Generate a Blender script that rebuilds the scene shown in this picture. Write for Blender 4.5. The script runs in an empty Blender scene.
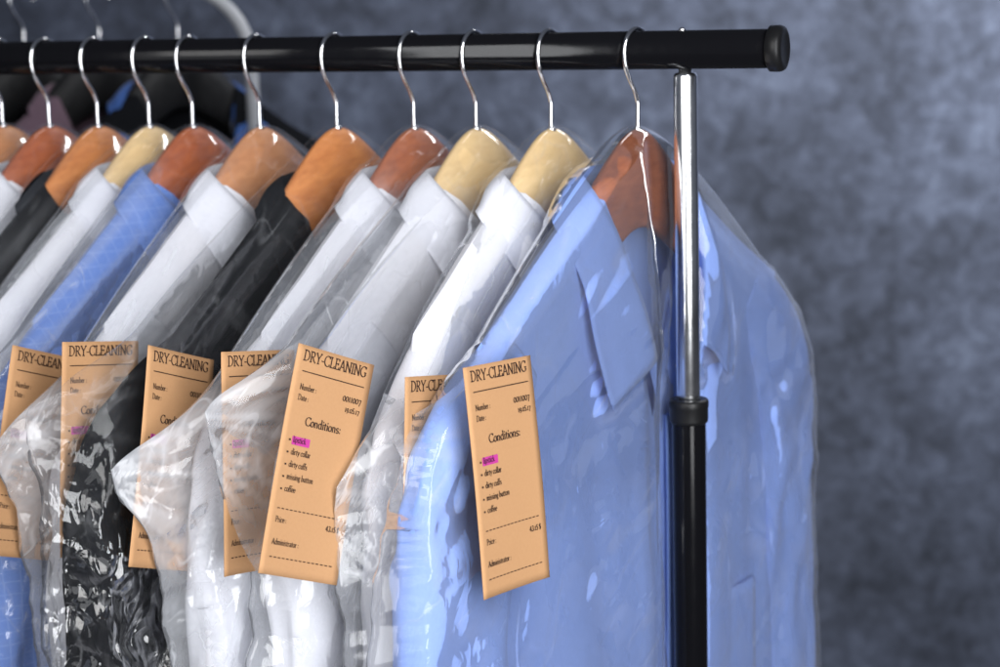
import bpy, math, random
import numpy as np
from mathutils import Matrix, Vector
from mathutils.bvhtree import BVHTree

random.seed(4)
scene = bpy.context.scene
COL = scene.collection
RAIL_Z = 1.5
RAIL_R = 0.014

# ------------------------------------------------------------------ helpers
def tag(o, label=None, cat=None, group=None, kind=None):
    if label: o['label'] = label
    if cat: o['category'] = cat
    if group: o['group'] = group
    if kind: o['kind'] = kind
    return o

def empty(name, loc=(0, 0, 0), rz=0.0):
    o = bpy.data.objects.new(name, None)
    COL.objects.link(o)
    o.empty_display_size = 0.05
    o.location = loc
    o.rotation_euler = (0, 0, rz)
    return o

def link(name, me, mat, parent=None):
    o = bpy.data.objects.new(name, me)
    COL.objects.link(o)
    if mat: me.materials.append(mat)
    if parent: o.parent = parent
    return o

def mesh_from(verts, faces, smooth=True):
    me = bpy.data.meshes.new('mesh')
    me.from_pydata([tuple(map(float, v)) for v in verts], [], [tuple(map(int, f)) for f in faces])
    me.update()
    if smooth:
        me.polygons.foreach_set('use_smooth', [True] * len(me.polygons))
    return me

def grid(P, wrap=False, cap0=False, cap1=False, smooth=True):
    """P[rows, cols, 3]; wrap closes the columns into a ring"""
    m, n, _ = P.shape
    idx = np.arange(m * n).reshape(m, n)
    nxt = np.roll(idx, -1, axis=1)
    if not wrap:
        a, b = idx[:-1, :-1], idx[:-1, 1:]
        c, d = idx[1:, 1:], idx[1:, :-1]
    else:
        a, b = idx[:-1, :], nxt[:-1, :]
        c, d = nxt[1:, :], idx[1:, :]
    F = [tuple(q) for q in np.stack([a, d, c, b], -1).reshape(-1, 4)]
    if cap0: F.append(tuple(idx[0]))
    if cap1: F.append(tuple(idx[-1][::-1]))
    return mesh_from(P.reshape(-1, 3), F, smooth)

def smoothstep(x, a, b):
    t = np.clip((np.asarray(x, float) - a) / (b - a), 0, 1)
    return t * t * (3 - 2 * t)

def _hash(i, j, k):
    h = (i * 374761393 + j * 668265263 + k * 1274126177) & 0x7fffffff
    h = ((h ^ (h >> 13)) * 1103515245) & 0x7fffffff
    h = ((h ^ (h >> 15)) * 12345677) & 0x7fffffff
    return (h & 0xffff) / 65535.0

def noise(x, y, z):
    """vectorised value noise, -1..1"""
    x, y, z = np.broadcast_arrays(np.asarray(x, float), np.asarray(y, float), np.asarray(z, float))
    xi, yi, zi = np.floor(x).astype(np.int64), np.floor(y).astype(np.int64), np.floor(z).astype(np.int64)
    fx, fy, fz = x - xi, y - yi, z - zi
    s = lambda t: t * t * t * (t * (6 * t - 15) + 10)
    fx, fy, fz = s(fx), s(fy), s(fz)
    r = 0
    for a in (0, 1):
        for b in (0, 1):
            for c in (0, 1):
                w = (fx if a else 1 - fx) * (fy if b else 1 - fy) * (fz if c else 1 - fz)
                r = r + w * _hash(xi + a + 9000, yi + b + 9000, zi + c + 9000)
    return 2 * r - 1

def ridged(x, y, z):
    return 1 - 2 * np.abs(noise(x, y, z))

def facets(a, b, seed):
    """flat crumpled facets: linear interpolation over a triangle lattice, -1..1"""
    a, b = np.broadcast_arrays(np.asarray(a, float), np.asarray(b, float))
    sk = (a + b) * .366
    p, q = a + sk, b + sk
    i, j = np.floor(p).astype(np.int64), np.floor(q).astype(np.int64)
    fp, fq = p - i, q - j
    sd = np.full(i.shape, int(seed * 97) + 50, np.int64)
    h = lambda di, dj: _hash(i + di + 5000, j + dj + 5000, sd)
    v = np.where(fp > fq, h(0, 0) * (1 - fp) + h(1, 0) * (fp - fq) + h(1, 1) * fq,
                 h(0, 0) * (1 - fq) + h(0, 1) * (fq - fp) + h(1, 1) * fp)
    return 2 * v - 1

def catmull(pts, n):
    p = np.array(pts, float)
    p = np.vstack([2 * p[0] - p[1], p, 2 * p[-1] - p[-2]])
    segs = len(p) - 3
    out = []
    for t in np.linspace(0, segs, n):
        i = min(int(t), segs - 1)
        f = t - i
        a, b, c, d = p[i], p[i + 1], p[i + 2], p[i + 3]
        out.append(0.5 * ((2 * b) + (-a + c) * f + (2 * a - 5 * b + 4 * c - d) * f * f + (-a + 3 * b - 3 * c + d) * f ** 3))
    return np.array(out)

def tube(pts, r, seg=12, samples=None, cap=True):
    p = catmull(pts, samples) if samples else np.array(pts, float)
    t = np.gradient(p, axis=0)
    t /= np.linalg.norm(t, axis=1)[:, None]
    ref = np.array([1.0, 0.02, 0.01])
    if abs(t[0] @ ref) > .9: ref = np.array([0, 0, 1.0])
    nrm = ref - t[0] * (ref @ t[0]); nrm /= np.linalg.norm(nrm)
    a = np.linspace(0, 2 * np.pi, seg, endpoint=False)
    rings = []
    for i in range(len(p)):
        nrm = nrm - t[i] * (nrm @ t[i]); nrm /= np.linalg.norm(nrm)
        bn = np.cross(t[i], nrm)
        rr = r[i] if hasattr(r, '__len__') else r
        rings.append(p[i] + rr * (np.cos(a)[:, None] * nrm + np.sin(a)[:, None] * bn))
    return grid(np.array(rings), wrap=True, cap0=cap, cap1=cap)

def lathe(profile, seg=48, axis='z'):
    """profile: list of (radius, height)"""
    a = np.linspace(0, 2 * np.pi, seg, endpoint=False)
    rows = []
    for r, h in profile:
        if axis == 'z': rows.append(np.stack([r * np.cos(a), r * np.sin(a), np.full(seg, h)], -1))
        else: rows.append(np.stack([np.full(seg, h), r * np.cos(a), r * np.sin(a)], -1))
    P = np.array(rows)
    me = grid(P, wrap=True, cap0=profile[0][0] > 1e-5, cap1=profile[-1][0] > 1e-5)
    return me

def sharp(o, deg=35):
    me = o.data
    me.polygons.foreach_set('use_smooth', [True] * len(me.polygons))
    try:
        me.set_sharp_from_angle(angle=math.radians(deg))
    except Exception:
        pass
    return o

# ------------------------------------------------------------------ camera
ALPHA, PITCH, ROLL = map(math.radians, (24.8, 10.3, 1.6))
FPX = 1900.0
def cam_axes():
    a, p, r = ALPHA, PITCH, ROLL
    d0 = np.array([-math.sin(a), math.cos(a), 0]); r0 = np.array([math.cos(a), math.sin(a), 0]); u0 = np.array([0, 0, 1.0])
    d = d0 * math.cos(p) - u0 * math.sin(p); up = u0 * math.cos(p) + d0 * math.sin(p)
    return r0 * math.cos(r) - up * math.sin(r), up * math.cos(r) + r0 * math.sin(r), d
CR, CU, CD = cam_axes()
CP = np.array([0.41637758, -1.32535731, 1.54768106])
def ray(px, py):
    return CR * (px - 500) / FPX - CU * (py - 333.5) / FPX + CD
def on_plane(px, py, p0, n):
    v = ray(px, py)
    return CP + v * (np.dot(np.asarray(p0) - CP, n) / np.dot(v, n))
def at_depth(px, py, dep):
    return CP + ray(px, py) * dep

cam = bpy.data.cameras.new('camera')
cam.sensor_width = 36
cam.lens = FPX / 1000 * 36
cam.clip_start = 0.05
cam.clip_end = 100
cam.dof.use_dof = True
cam.dof.focus_distance = 1.27
cam.dof.aperture_fstop = 6.0
co = bpy.data.objects.new('camera', cam)
COL.objects.link(co)
co.matrix_world = Matrix(((CR[0], CU[0], -CD[0], CP[0]), (CR[1], CU[1], -CD[1], CP[1]), (CR[2], CU[2], -CD[2], CP[2]), (0, 0, 0, 1)))
scene.camera = co

# ------------------------------------------------------------------ materials
class NT:
    def __init__(s, name):
        s.m = bpy.data.materials.new(name); s.m.use_nodes = True
        s.t = s.m.node_tree; s.t.nodes.clear()
        s.out = s.n('ShaderNodeOutputMaterial')
    def n(s, typ, **kw):
        nd = s.t.nodes.new(typ)
        for k, v in kw.items():
            if k.startswith('i_'):
                key = k[2:].replace('_', ' ')
                nd.inputs[int(key) if key.isdigit() else key].default_value = v
            else: setattr(nd, k, v)
        return nd
    def l(s, a, b): s.t.links.new(a, b)
    def coords(s, scale=(1, 1, 1), rot=(0, 0, 0)):
        tc = s.n('ShaderNodeTexCoord'); mp = s.n('ShaderNodeMapping')
        mp.inputs['Scale'].default_value = scale; mp.inputs['Rotation'].default_value = rot
        s.l(tc.outputs['Object'], mp.inputs['Vector'])
        return mp.outputs['Vector']
    def noise(s, vec, scale, detail=3, rough=.5, dist=0, typ='FBM'):
        nd = s.n('ShaderNodeTexNoise')
        try: nd.noise_type = typ
        except Exception: pass
        nd.inputs['Scale'].default_value = scale; nd.inputs['Detail'].default_value = detail
        nd.inputs['Roughness'].default_value = rough; nd.inputs['Distortion'].default_value = dist
        s.l(vec, nd.inputs['Vector'])
        return nd.outputs['Fac']
    def ramp(s, fac, stops):
        r = s.n('ShaderNodeValToRGB')
        e = r.color_ramp.elements
        while len(e) < len(stops): e.new(.5)
        for el, (p, c) in zip(e, stops):
            el.position = p; el.color = (*c, 1) if len(c) == 3 else c
        s.l(fac, r.inputs['Fac'])
        return r.outputs['Color']
    def mrange(s, v, a, b, c, d):
        m = s.n('ShaderNodeMapRange')
        for k, x in zip(('From Min', 'From Max', 'To Min', 'To Max'), (a, b, c, d)): m.inputs[k].default_value = x
        s.l(v, m.inputs['Value']); return m.outputs['Result']
    def math(s, op, a, b=None):
        m = s.n('ShaderNodeMath', operation=op)
        for i, x in enumerate((a, b)):
            if x is None: continue
            if isinstance(x, (int, float)): m.inputs[i].default_value = x
            else: s.l(x, m.inputs[i])
        return m.outputs[0]
    def bump(s, h, strength, dist, normal=None):
        b = s.n('ShaderNodeBump'); b.inputs['Distance'].default_value = dist
        if isinstance(strength, (int, float)): b.inputs['Strength'].default_value = strength
        else: s.l(strength, b.inputs['Strength'])
        s.l(h, b.inputs['Height'])
        if normal is not None: s.l(normal, b.inputs['Normal'])
        return b.outputs['Normal']
    def bsdf(s, color=None, rough=.5, metal=0, spec=.5, normal=None, coat=0, coat_rough=.1, sheen=0):
        p = s.n('ShaderNodeBsdfPrincipled')
        if color is not None:
            if isinstance(color, tuple): p.inputs['Base Color'].default_value = (*color, 1)
            else: s.l(color, p.inputs['Base Color'])
        if isinstance(rough, (int, float)): p.inputs['Roughness'].default_value = rough
        else: s.l(rough, p.inputs['Roughness'])
        p.inputs['Metallic'].default_value = metal
        p.inputs['Specular IOR Level'].default_value = spec
        p.inputs['Coat Weight'].default_value = coat
        p.inputs['Coat Roughness'].default_value = coat_rough
        p.inputs['Sheen Weight'].default_value = sheen
        if normal is not None: s.l(normal, p.inputs['Normal'])
        return p.outputs[0]
    def done(s, sh):
        s.l(sh, s.out.inputs['Surface']); return s.m

def simple(name, color, rough, metal=0, spec=.5, scuff=0.06, coat=0):
    t = NT(name)
    v = t.coords((1, 1, 1))
    f = t.noise(v, 90, 4, .6)
    rg = t.mrange(f, .3, .7, max(.02, rough - scuff), rough + scuff)
    nb = t.bump(t.noise(v, 160, 2), .05, .0004)
    return t.done(t.bsdf(color, rg, metal, spec, nb, coat))

M_black_gloss = simple('black_enamel', (.004, .004, .005), .13, 0, .16, .03)
M_black_plastic = simple('black_plastic', (.006, .006, .0065), .42, 0, .25)
M_chrome = simple('chrome', (.86, .87, .89), .22, 1, .5, .03)
M_wire = simple('steel_wire', (.78, .78, .80), .16, 1, .5, .04)
M_white_tube = simple('pale_grey_enamel', (.26, .27, .29), .45)
M_floor = simple('grey_floor', (.10, .10, .11), .6)

def wood(name, base, dark, coat=.1):
    t = NT(name)
    v = t.coords((14, 2.2, 5), (.2, 0, .1))
    f = t.noise(v, 6, 6, .62, .6)
    v2 = t.coords((60, 6, 30))
    g = t.noise(v2, 8, 3, .6)
    k = t.math('ADD', t.math('MULTIPLY', f, .75), t.math('MULTIPLY', g, .25))
    c = t.ramp(k, [(.32, dark), (.5, tuple((a + b) / 2 for a, b in zip(base, dark))), (.68, base)])
    return t.done(t.bsdf(c, .45, 0, .3, t.bump(g, .06, .0006), coat, .25))
W_MAHOG = wood('mahogany_wood', (.44, .145, .060), (.20, .052, .020))
W_RED = wood('red_brown_wood', (.44, .125, .042), (.21, .045, .015))
W_ORANGE = wood('orange_brown_wood', (.60, .245, .080), (.34, .11, .034))
W_TAN = wood('tan_brown_wood', (.56, .26, .115), (.35, .14, .058))
W_PALE = wood('pale_beech_wood', (.74, .54, .28), (.54, .36, .165))

def fabric(name, c1, c2=None, weave=900, rough=.85, check=False, wrinkle=.5, sheen=.15, thin=0.0, spec=.25):
    t = NT(name)
    v = t.coords()
    big = t.noise(v, 9, 4, .55, .4)
    fine = t.noise(t.coords((weave, weave, weave * .4)), 1, 2, .6)
    c2 = c2 or tuple(x * .93 for x in c1)
    col = t.ramp(fine, [(.35, c2), (.65, c1)])
    if check:
        tc = t.n('ShaderNodeTexCoord'); sep = t.n('ShaderNodeSeparateXYZ')
        t.l(tc.outputs['Object'], sep.inputs[0])
        def stripes(sock, period, duty):
            f = t.math('FRACT', t.math('DIVIDE', t.math('ADD', sock, 5.0), period))
            return t.math('LESS_THAN', f, duty)
        a = t.math('MAXIMUM', stripes(sep.outputs['Y'], .0095, .10), stripes(sep.outputs['Z'], .0095, .10))
        mx = t.n('ShaderNodeMix', data_type='RGBA')
        t.l(t.math('MULTIPLY', a, .12), mx.inputs['Factor'])
        t.l(col, mx.inputs['A']); mx.inputs['B'].default_value = (.42, .55, .8, 1)
        col = mx.outputs['Result']
    wr = t.noise(t.coords((1, 1, .45)), 26, 4, .55, .8)
    n1 = t.bump(wr, wrinkle * .35, .006)
    n2 = t.bump(fine, .12, .0006, n1)
    sh = t.bsdf(col, rough, 0, spec, n2, 0, .1, sheen)
    if thin:                                                          # shirting lets light through
        tl = t.n('ShaderNodeBsdfTranslucent'); t.l(col, tl.inputs['Color']); t.l(n2, tl.inputs['Normal'])
        mx = t.n('ShaderNodeMixShader'); mx.inputs[0].default_value = thin
        t.l(sh, mx.inputs[1]); t.l(tl.outputs[0], mx.inputs[2]); sh = mx.outputs[0]
    return t.done(sh)
F_BLUE = fabric('light_blue_cotton', (.250, .378, .80), thin=.18)
F_WHITE = fabric('white_cotton', (.81, .815, .87), thin=.28)
F_CHECK = fabric('blue_check_cotton', (.085, .17, .46), check=True)
F_BLACK = fabric('black_wool', (.006, .0065, .008), (.004, .0045, .0055), 600, .95, sheen=0, spec=.03)
F_CHAR = fabric('charcoal_wool', (.03, .032, .038), None, 600, .9)
F_PLUM = fabric('plum_cloth', (.09, .055, .075), None, 600, .9)
F_ROYAL = fabric('royal_blue_cloth', (.02, .06, .20), None, 600, .9)

def paper():
    t = NT('kraft_paper')
    v = t.coords()
    f = t.noise(v, 500, 4, .6)
    c = t.ramp(f, [(.3, (.425, .232, .110)), (.7, (.445, .247, .118))])
    return t.done(t.bsdf(c, .75, 0, .3, t.bump(f, .04, .0003)))
M_PAPER = paper()
M_INK = simple('dark_brown_ink', (.030, .017, .015), .8, 0, .1)
M_PINK = simple('magenta_marker', (.44, .035, .24), .6)

def film(name, seed, crinkle=1.0, haze=.035, TOP=.30, gloss=1.0, bumpy=.45):
    t = NT(name)
    tc = t.n('ShaderNodeTexCoord')
    mp = t.n('ShaderNodeMapping'); mp.inputs['Location'].default_value = (seed * 3.1, seed * 1.7, seed * .9)
    t.l(tc.outputs['Object'], mp.inputs['Vector'])
    v = mp.outputs['Vector']
    sep = t.n('ShaderNodeSeparateXYZ'); t.l(tc.outputs['Object'], sep.inputs[0])
    low = t.mrange(sep.outputs['Z'], -.20, -.36, .04 if bumpy > .9 else .14, 1.0)          # the loose lower film is more crumpled than the taut shoulders
    mp2 = t.n('ShaderNodeMapping'); mp2.inputs['Scale'].default_value = (1, 1, .42); mp2.inputs['Rotation'].default_value = (.35, 0, 0)
    t.l(v, mp2.inputs['Vector'])
    r1 = t.noise(mp2.outputs['Vector'], 17, 3, .5, 1.2)
    rid = t.math('SUBTRACT', 1.0, t.math('ABSOLUTE', t.math('MULTIPLY', t.math('SUBTRACT', r1, .5), 5.0)))
    vo = t.n('ShaderNodeTexVoronoi', feature='F1', distance='MANHATTAN'); vo.inputs['Scale'].default_value = 36 if bumpy > .9 else 25
    dn = t.n('ShaderNodeTexNoise'); dn.inputs['Scale'].default_value = 14; t.l(v, dn.inputs['Vector'])
    mixv = t.n('ShaderNodeMix', data_type='VECTOR'); mixv.inputs['Factor'].default_value = .07
    t.l(mp2.outputs['Vector'], mixv.inputs['A']); t.l(dn.outputs['Color'], mixv.inputs['B'])
    t.l(mixv.outputs['Result'], vo.inputs['Vector'])
    vo2 = t.n('ShaderNodeTexVoronoi', feature='F1', distance='MANHATTAN'); vo2.inputs['Scale'].default_value = 58
    t.l(mixv.outputs['Result'], vo2.inputs['Vector'])
    fac = t.math('ADD', vo.outputs['Distance'], t.math('MULTIPLY', vo2.outputs['Distance'], .38))
    h = t.math('ADD', t.math('MULTIPLY', rid, .12), fac)
    crk = t.mrange(t.noise(v, 9.5, 2, .5), .44, .62, .6 if bumpy > .9 else .12, 1.0)        # crumpled in patches, taut between them
    nrm = t.bump(h, t.math('MULTIPLY', t.math('MULTIPLY', low, crk), min(1.0, bumpy)), .0085)
    lw = t.n('ShaderNodeLayerWeight'); lw.inputs['Blend'].default_value = .5
    t.l(nrm, lw.inputs['Normal'])
    up = t.mrange(sep.outputs['Z'], -.095, -.17, TOP, 1.0)            # gloss and haze cut in the shader over the hanger neck, muting lamp reflections
    f3 = t.math('POWER', lw.outputs['Facing'], 4.0)
    hz = t.math('ADD', t.math('MULTIPLY', f3, .24), haze)
    # drawn and folded streaks in the film, slanting like the shoulder
    m3 = t.n('ShaderNodeMapping'); m3.inputs['Rotation'].default_value = (-.75, 0, 0); t.l(v, m3.inputs['Vector'])
    m4 = t.n('ShaderNodeMapping'); m4.inputs['Scale'].default_value = (1, .16, 1); t.l(m3.outputs['Vector'], m4.inputs['Vector'])
    s1 = t.noise(m4.outputs['Vector'], 48, 3, .55, .25)
    st = t.mrange(s1, .56, .74, 0, 1)
    patch = t.mrange(t.noise(v, 11, 2, .5), .42, .60, 0, 1)
    hz = t.math('ADD', hz, t.math('MULTIPLY', t.math('MULTIPLY', st, patch), .22 * crinkle))
    for rot, sc, w_, amp in ((-.72, 34, .022, .36), (-1.25, 27, .020, .30), (.9, 22, .014, .16)):
        ma = t.n('ShaderNodeMapping'); ma.inputs['Rotation'].default_value = (rot, 0, 0); t.l(v, ma.inputs['Vector'])
        mb = t.n('ShaderNodeMapping'); mb.inputs['Scale'].default_value = (1, .07, 1); t.l(ma.outputs['Vector'], mb.inputs['Vector'])
        ln = t.noise(mb.outputs['Vector'], sc, 1.5, .5, 0)
        li = t.mrange(t.math('ABSOLUTE', t.math('SUBTRACT', ln, .5)), 0, w_, 1, 0)
        pa = t.mrange(t.noise(v, 19 + sc * .3, 2, .5), .48, .62, 0, 1)
        hz = t.math('ADD', hz, t.math('MULTIPLY', t.math('MULTIPLY', li, pa), amp * crinkle))
    loose = t.mrange(sep.outputs['Z'], -.17, -.30, 0, 1)
    hz = t.math('ADD', hz, t.math('MULTIPLY', loose, haze * 1.6))
    va = t.n('ShaderNodeAttribute', attribute_name='veil')               # film doubled up in the shoulder folds
    hz = t.math('MINIMUM', t.math('ADD', t.math('MULTIPLY', hz, up), va.outputs['Fac']), .6)
    tr = t.n('ShaderNodeBsdfTransparent'); tr.inputs['Color'].default_value = (.995, .997, 1.0, 1)
    di = t.n('ShaderNodeBsdfDiffuse'); di.inputs['Color'].default_value = (.82, .84, .88, 1); t.l(nrm, di.inputs['Normal'])
    tl = t.n('ShaderNodeBsdfTranslucent'); tl.inputs['Color'].default_value = (.82, .84, .88, 1); t.l(nrm, tl.inputs['Normal'])
    dt = t.n('ShaderNodeMixShader'); dt.inputs[0].default_value = .5; t.l(di.outputs[0], dt.inputs[1]); t.l(tl.outputs[0], dt.inputs[2])
    m1 = t.n('ShaderNodeMixShader'); t.l(hz, m1.inputs[0]); t.l(tr.outputs[0], m1.inputs[1]); t.l(dt.outputs[0], m1.inputs[2])
    gl = t.n('ShaderNodeBsdfGlossy'); gl.inputs['Roughness'].default_value = .10; gl.inputs['Color'].default_value = (1, 1, 1, 1); t.l(nrm, gl.inputs['Normal'])
    fr = t.n('ShaderNodeFresnel'); fr.inputs['IOR'].default_value = 1.47; t.l(nrm, fr.inputs['Normal'])
    fg = t.math('MINIMUM', t.math('MULTIPLY', t.math('MULTIPLY', fr.outputs[0], .75), t.math('MULTIPLY', up, t.mrange(sep.outputs['Z'], -.22, -.33, min(1.0, 1.0 / gloss ** 2), gloss))), .55)
    m2 = t.n('ShaderNodeMixShader'); t.l(fg, m2.inputs[0]); t.l(m1.outputs[0], m2.inputs[1]); t.l(gl.outputs[0], m2.inputs[2])
    return t.done(m2.outputs[0])

def wall_mat():
    t = NT('mottled_blue_grey_plaster')
    v = t.coords()
    a = t.noise(v, 3.4, 5, .6, .6)
    b = t.noise(v, 17, 6, .68, .7)
    c = t.noise(v, 44, 4, .7, .4)
    k = t.math('ADD', t.math('ADD', t.math('MULTIPLY', a, .34), t.math('MULTIPLY', b, .40)), t.math('MULTIPLY', c, .26))
    col = t.ramp(k, [(.37, (.020, .024, .034)), (.46, (.042, .049, .070)), (.53, (.063, .074, .107)), (.63, (.115, .136, .192))])
    return t.done(t.bsdf(col, .8, 0, .25, t.bump(b, .4, .01)))
M_WALL = wall_mat()

# ------------------------------------------------------------------ setting
wd = 1.95                                                            # backdrop distance behind the rail along the view
wc = np.array([CP[0], CP[1], 0]) + np.array([-math.sin(ALPHA), math.cos(ALPHA), 0]) * (1.36 + wd)
ax = math.radians(12)
wx = np.array([math.cos(ax), math.sin(ax), 0]); wy = np.array([-math.sin(ax), math.cos(ax), 0])
def box_mesh(c, sx, sy, sz, X=np.array([1, 0, 0]), Y=np.array([0, 1, 0]), Z=np.array([0, 0, 1])):
    V = [np.asarray(c) + X * sx * a + Y * sy * b + Z * sz * d for a in (-.5, .5) for b in (-.5, .5) for d in (-.5, .5)]
    F = [(0, 1, 3, 2), (4, 6, 7, 5), (0, 4, 5, 1), (2, 3, 7, 6), (0, 2, 6, 4), (1, 5, 7, 3)]
    return mesh_from(V, F, False)
tag(link('wall', box_mesh(wc + wy * .05 + np.array([0, 0, 1.5]), 9, .1, 3.0, wx, wy), M_WALL), kind='structure')
tag(link('floor', box_mesh((0, 0, -.025), 9, 9, .05), M_floor), kind='structure')

# ------------------------------------------------------------------ front rack
rack = empty('clothes_rack', (-.041, 0, 0))
tag(rack, 'black tubular clothes rack with a chrome telescopic upright carrying the bagged clothes', 'clothes rack')
XP = -.0415
def rpart(name, me, mat):
    o = link(name, me, mat, rack); o.location = (-rack.location.x, 0, 0); return o
prof = [(.0001, -1.25), (RAIL_R - .001, -1.25), (RAIL_R, -1.249), (RAIL_R, .026)]
o = rpart('rail', lathe(prof, 64, 'x'), M_black_gloss); o.location.z = RAIL_Z
o = rpart('end_cap', lathe([(RAIL_R + .0006, .0155), (RAIL_R + .0024, .0165), (RAIL_R + .0026, .0225), (RAIL_R + .0022, .0245), (RAIL_R + .0012, .0263), (RAIL_R - .002, .0272), (RAIL_R - .004, .0265), (.0001, .0262)], 64, 'x'), M_black_plastic)
o.location.z = RAIL_Z; o.location.x += .0065
o = rpart('upright', lathe([(.0001, .86), (.0088, .86), (.0088, RAIL_Z - .0195), (.0082, RAIL_Z - .0175), (.0070, RAIL_Z - .0166), (.0050, RAIL_Z - .0163), (.0046, RAIL_Z - .0120), (.0001, RAIL_Z - .0118)], 64), M_chrome)
o.location.x += XP
o = rpart('lower_tube', lathe([(.0001, .06), (.0128, .06), (.0128, 1.231), (.0001, 1.231)], 64), M_black_gloss); sharp(o, 40)
o.location.x += XP
o = rpart('tube_collar', lathe([(r_, h_ - .0140) for r_, h_ in [(.0130, 1.236), (.0143, 1.237), (.0147, 1.239), (.0147, 1.2475), (.0151, 1.2485), (.0151, 1.2525), (.0144, 1.2540), (.0120, 1.2546), (.0090, 1.2546), (.0089, 1.2500)]], 64), M_black_plastic)
o.location.x += XP
o = rpart('screw', lathe([(.0001, .0022), (.0016, .0019), (.0026, .0010), (.0029, -.001)][::-1], 24), M_wire); o.location = (XP - rack.location.x - .002, 0, RAIL_Z + RAIL_R)
o = rpart('foot_bar', tube([(0, -.30, .03), (0, -.28, .045), (0, 0, .05), (0, .28, .045), (0, .30, .03)], .0125, 16, 40), M_black_gloss); o.location.x += XP

# ------------------------------------------------------------------ hangers
def section_ring(h, t, seg=28):
    """rounded hanger section with a soft ridge: returns (n, z) with z from 0 (top) to -h"""
    a = np.linspace(0, 2 * np.pi, seg, endpoint=False)
    e = 2 / 2.7
    n = np.sign(np.cos(a)) * np.abs(np.cos(a)) ** e
    z = np.sign(np.sin(a)) * np.abs(np.sin(a)) ** e
    n = n * (1 - .42 * np.clip(z, 0, 1) ** 2)
    return t * n, h * .5 * (z - 1)

def n_bend(a):
    return .014 * (a / .2) ** 2

def make_hanger(x, phi, wood_mat, name, label, tilt=0.0, arch=1.0, loc=None, far=1.0):
    root = empty(name, loc or (x, 0, RAIL_Z), -math.radians(phi))
    root.rotation_euler.x = tilt
    tag(root, label, 'hanger', 'wooden hangers on the rail' if loc is None else 'hangers on the far rack')
    us = np.concatenate([[-.1745, -.174, -.172], np.linspace(-.168, .168, 81), [.172, .174, .1745]])
    rings = []
    for u in us:
        a = abs(u)
        endk = math.sqrt(max(0.0008, 1 - max(0, (a - .160) / .0146) ** 2))
        top = -.0575 - .95 * arch * (math.sqrt(u * u + .027 ** 2) - .027)
        h = np.interp(a, [0, .03, .07, .12, .21], [.074, .070, .060, .045, .032])
        t = np.interp(a, [0, .05, .12, .17, .21], [.0105, .0105, .0100, .0090, .0085])
        n, z = section_ring(h * endk, t * endk)
        nc = n_bend(a)
        rings.append(np.stack([nc + n, np.full_like(n, -u * (far if u < 0 else 1)), top - h * .5 * (1 - endk) + z], -1))
    link('wooden_body', grid(np.array(rings), wrap=True, cap0=True, cap1=True), wood_mat, root)
    w = RAIL_R + .0018
    path = [(0, -.075), (.0004, -.052), (0, -.040), (.0008, -.0355), (.0040, -.029), (.0098, -.021), (.0145, -.0125), (.0162, -.004)]
    path += [(w * math.cos(q), w * math.sin(q)) for q in np.radians([10, 32, 54, 76, 98, 120, 142, 164, 186, 205])]
    pts = [(0, -u, z) for u, z in path]
    link('hook', tube(pts, .00165, 12, 110), M_wire, root)
    link('ferrule', lathe([(.0034, -.0600), (.0034, -.0572), (.0024, -.0562), (.0016, -.0560)], 20), M_wire, root)
    return root

# ------------------------------------------------------------------ garments
def dent(N, U, Fr, k):
    # the upright presses the front of the foremost clothes in
    cap = k + .06 * smoothstep(np.abs(U + .009), .012, .075)
    return np.where(Fr > 0, np.where(N > cap - .006, cap - .006 + (N - cap + .006) * .12, N), N)

def body_mesh(seed, W0=.205, W1=.226, v_depth=.045, neck=.062, tf=.011, tb=.003, cap=None, far=1.0, bottom=-.86, fold=.005, open_k=1.0):
    N, Mv = 132, 92
    t = np.linspace(0, 1, N // 2, endpoint=False)
    c = np.concatenate([-np.cos(np.pi * t), np.cos(np.pi * t)])
    front = np.concatenate([np.ones(N // 2), -np.ones(N // 2)])
    v = np.linspace(0, 1, Mv) ** 1.25
    C, V = np.meshgrid(c, v); Fr = np.broadcast_to(front, C.shape)
    W = W0 + (W1 - W0) * smoothstep(V, 0, .3)
    U = C * W
    u0 = np.abs(C) * W0
    shoulder = -.095 - .66 * (u0 - .062) + .08 * np.clip(u0 - .15, 0, 1)
    vf = -.095 - .66 * (neck - .062) - v_depth * (1 - np.clip(u0 / neck, 0, 1)) ** open_k
    vb = -.092 - (.003 + .66 * (neck - .062)) * np.clip(u0 / neck, 0, 1) ** 2
    zt = np.where(u0 < neck, np.where(Fr > 0, vf, vb), shoulder)
    Z = zt * (1 - V) + bottom * V
    ds = shoulder - Z
    edge = np.sqrt(np.clip(1 - np.abs(C) ** 5, 0, 1))
    T = (.015 * np.sqrt(np.clip(ds / .02, 0, 1)) + np.where(Fr > 0, tf, tb) * (1 - np.exp(-np.clip(ds, 0, 1) / .09))) * edge
    amp = fold * smoothstep(ds, .02, .35)
    f = noise(U * 17 + seed * 7, Z * 2.1 + U * 3, Fr * 3.3 + seed) + .5 * noise(U * 37 + seed, Z * 4 - U * 9, Fr * 5.1)
    f2 = noise(U * 9 + Z * 13 * np.sign(U), Z * 7 - U * 10, seed + Fr * 2.2)
    Nn = Fr * T + amp * f * edge + .0022 * f2 * edge * smoothstep(ds, 0, .05)
    Nn = Nn + n_bend(u0) * np.exp(-np.clip(ds, 0, 1) / .12)
    U = np.where(U < 0, U * far, U)
    if cap is not None: Nn = dent(Nn, U, Fr, cap)
    return grid(np.stack([Nn, -U, Z], -1), wrap=True), None

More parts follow.
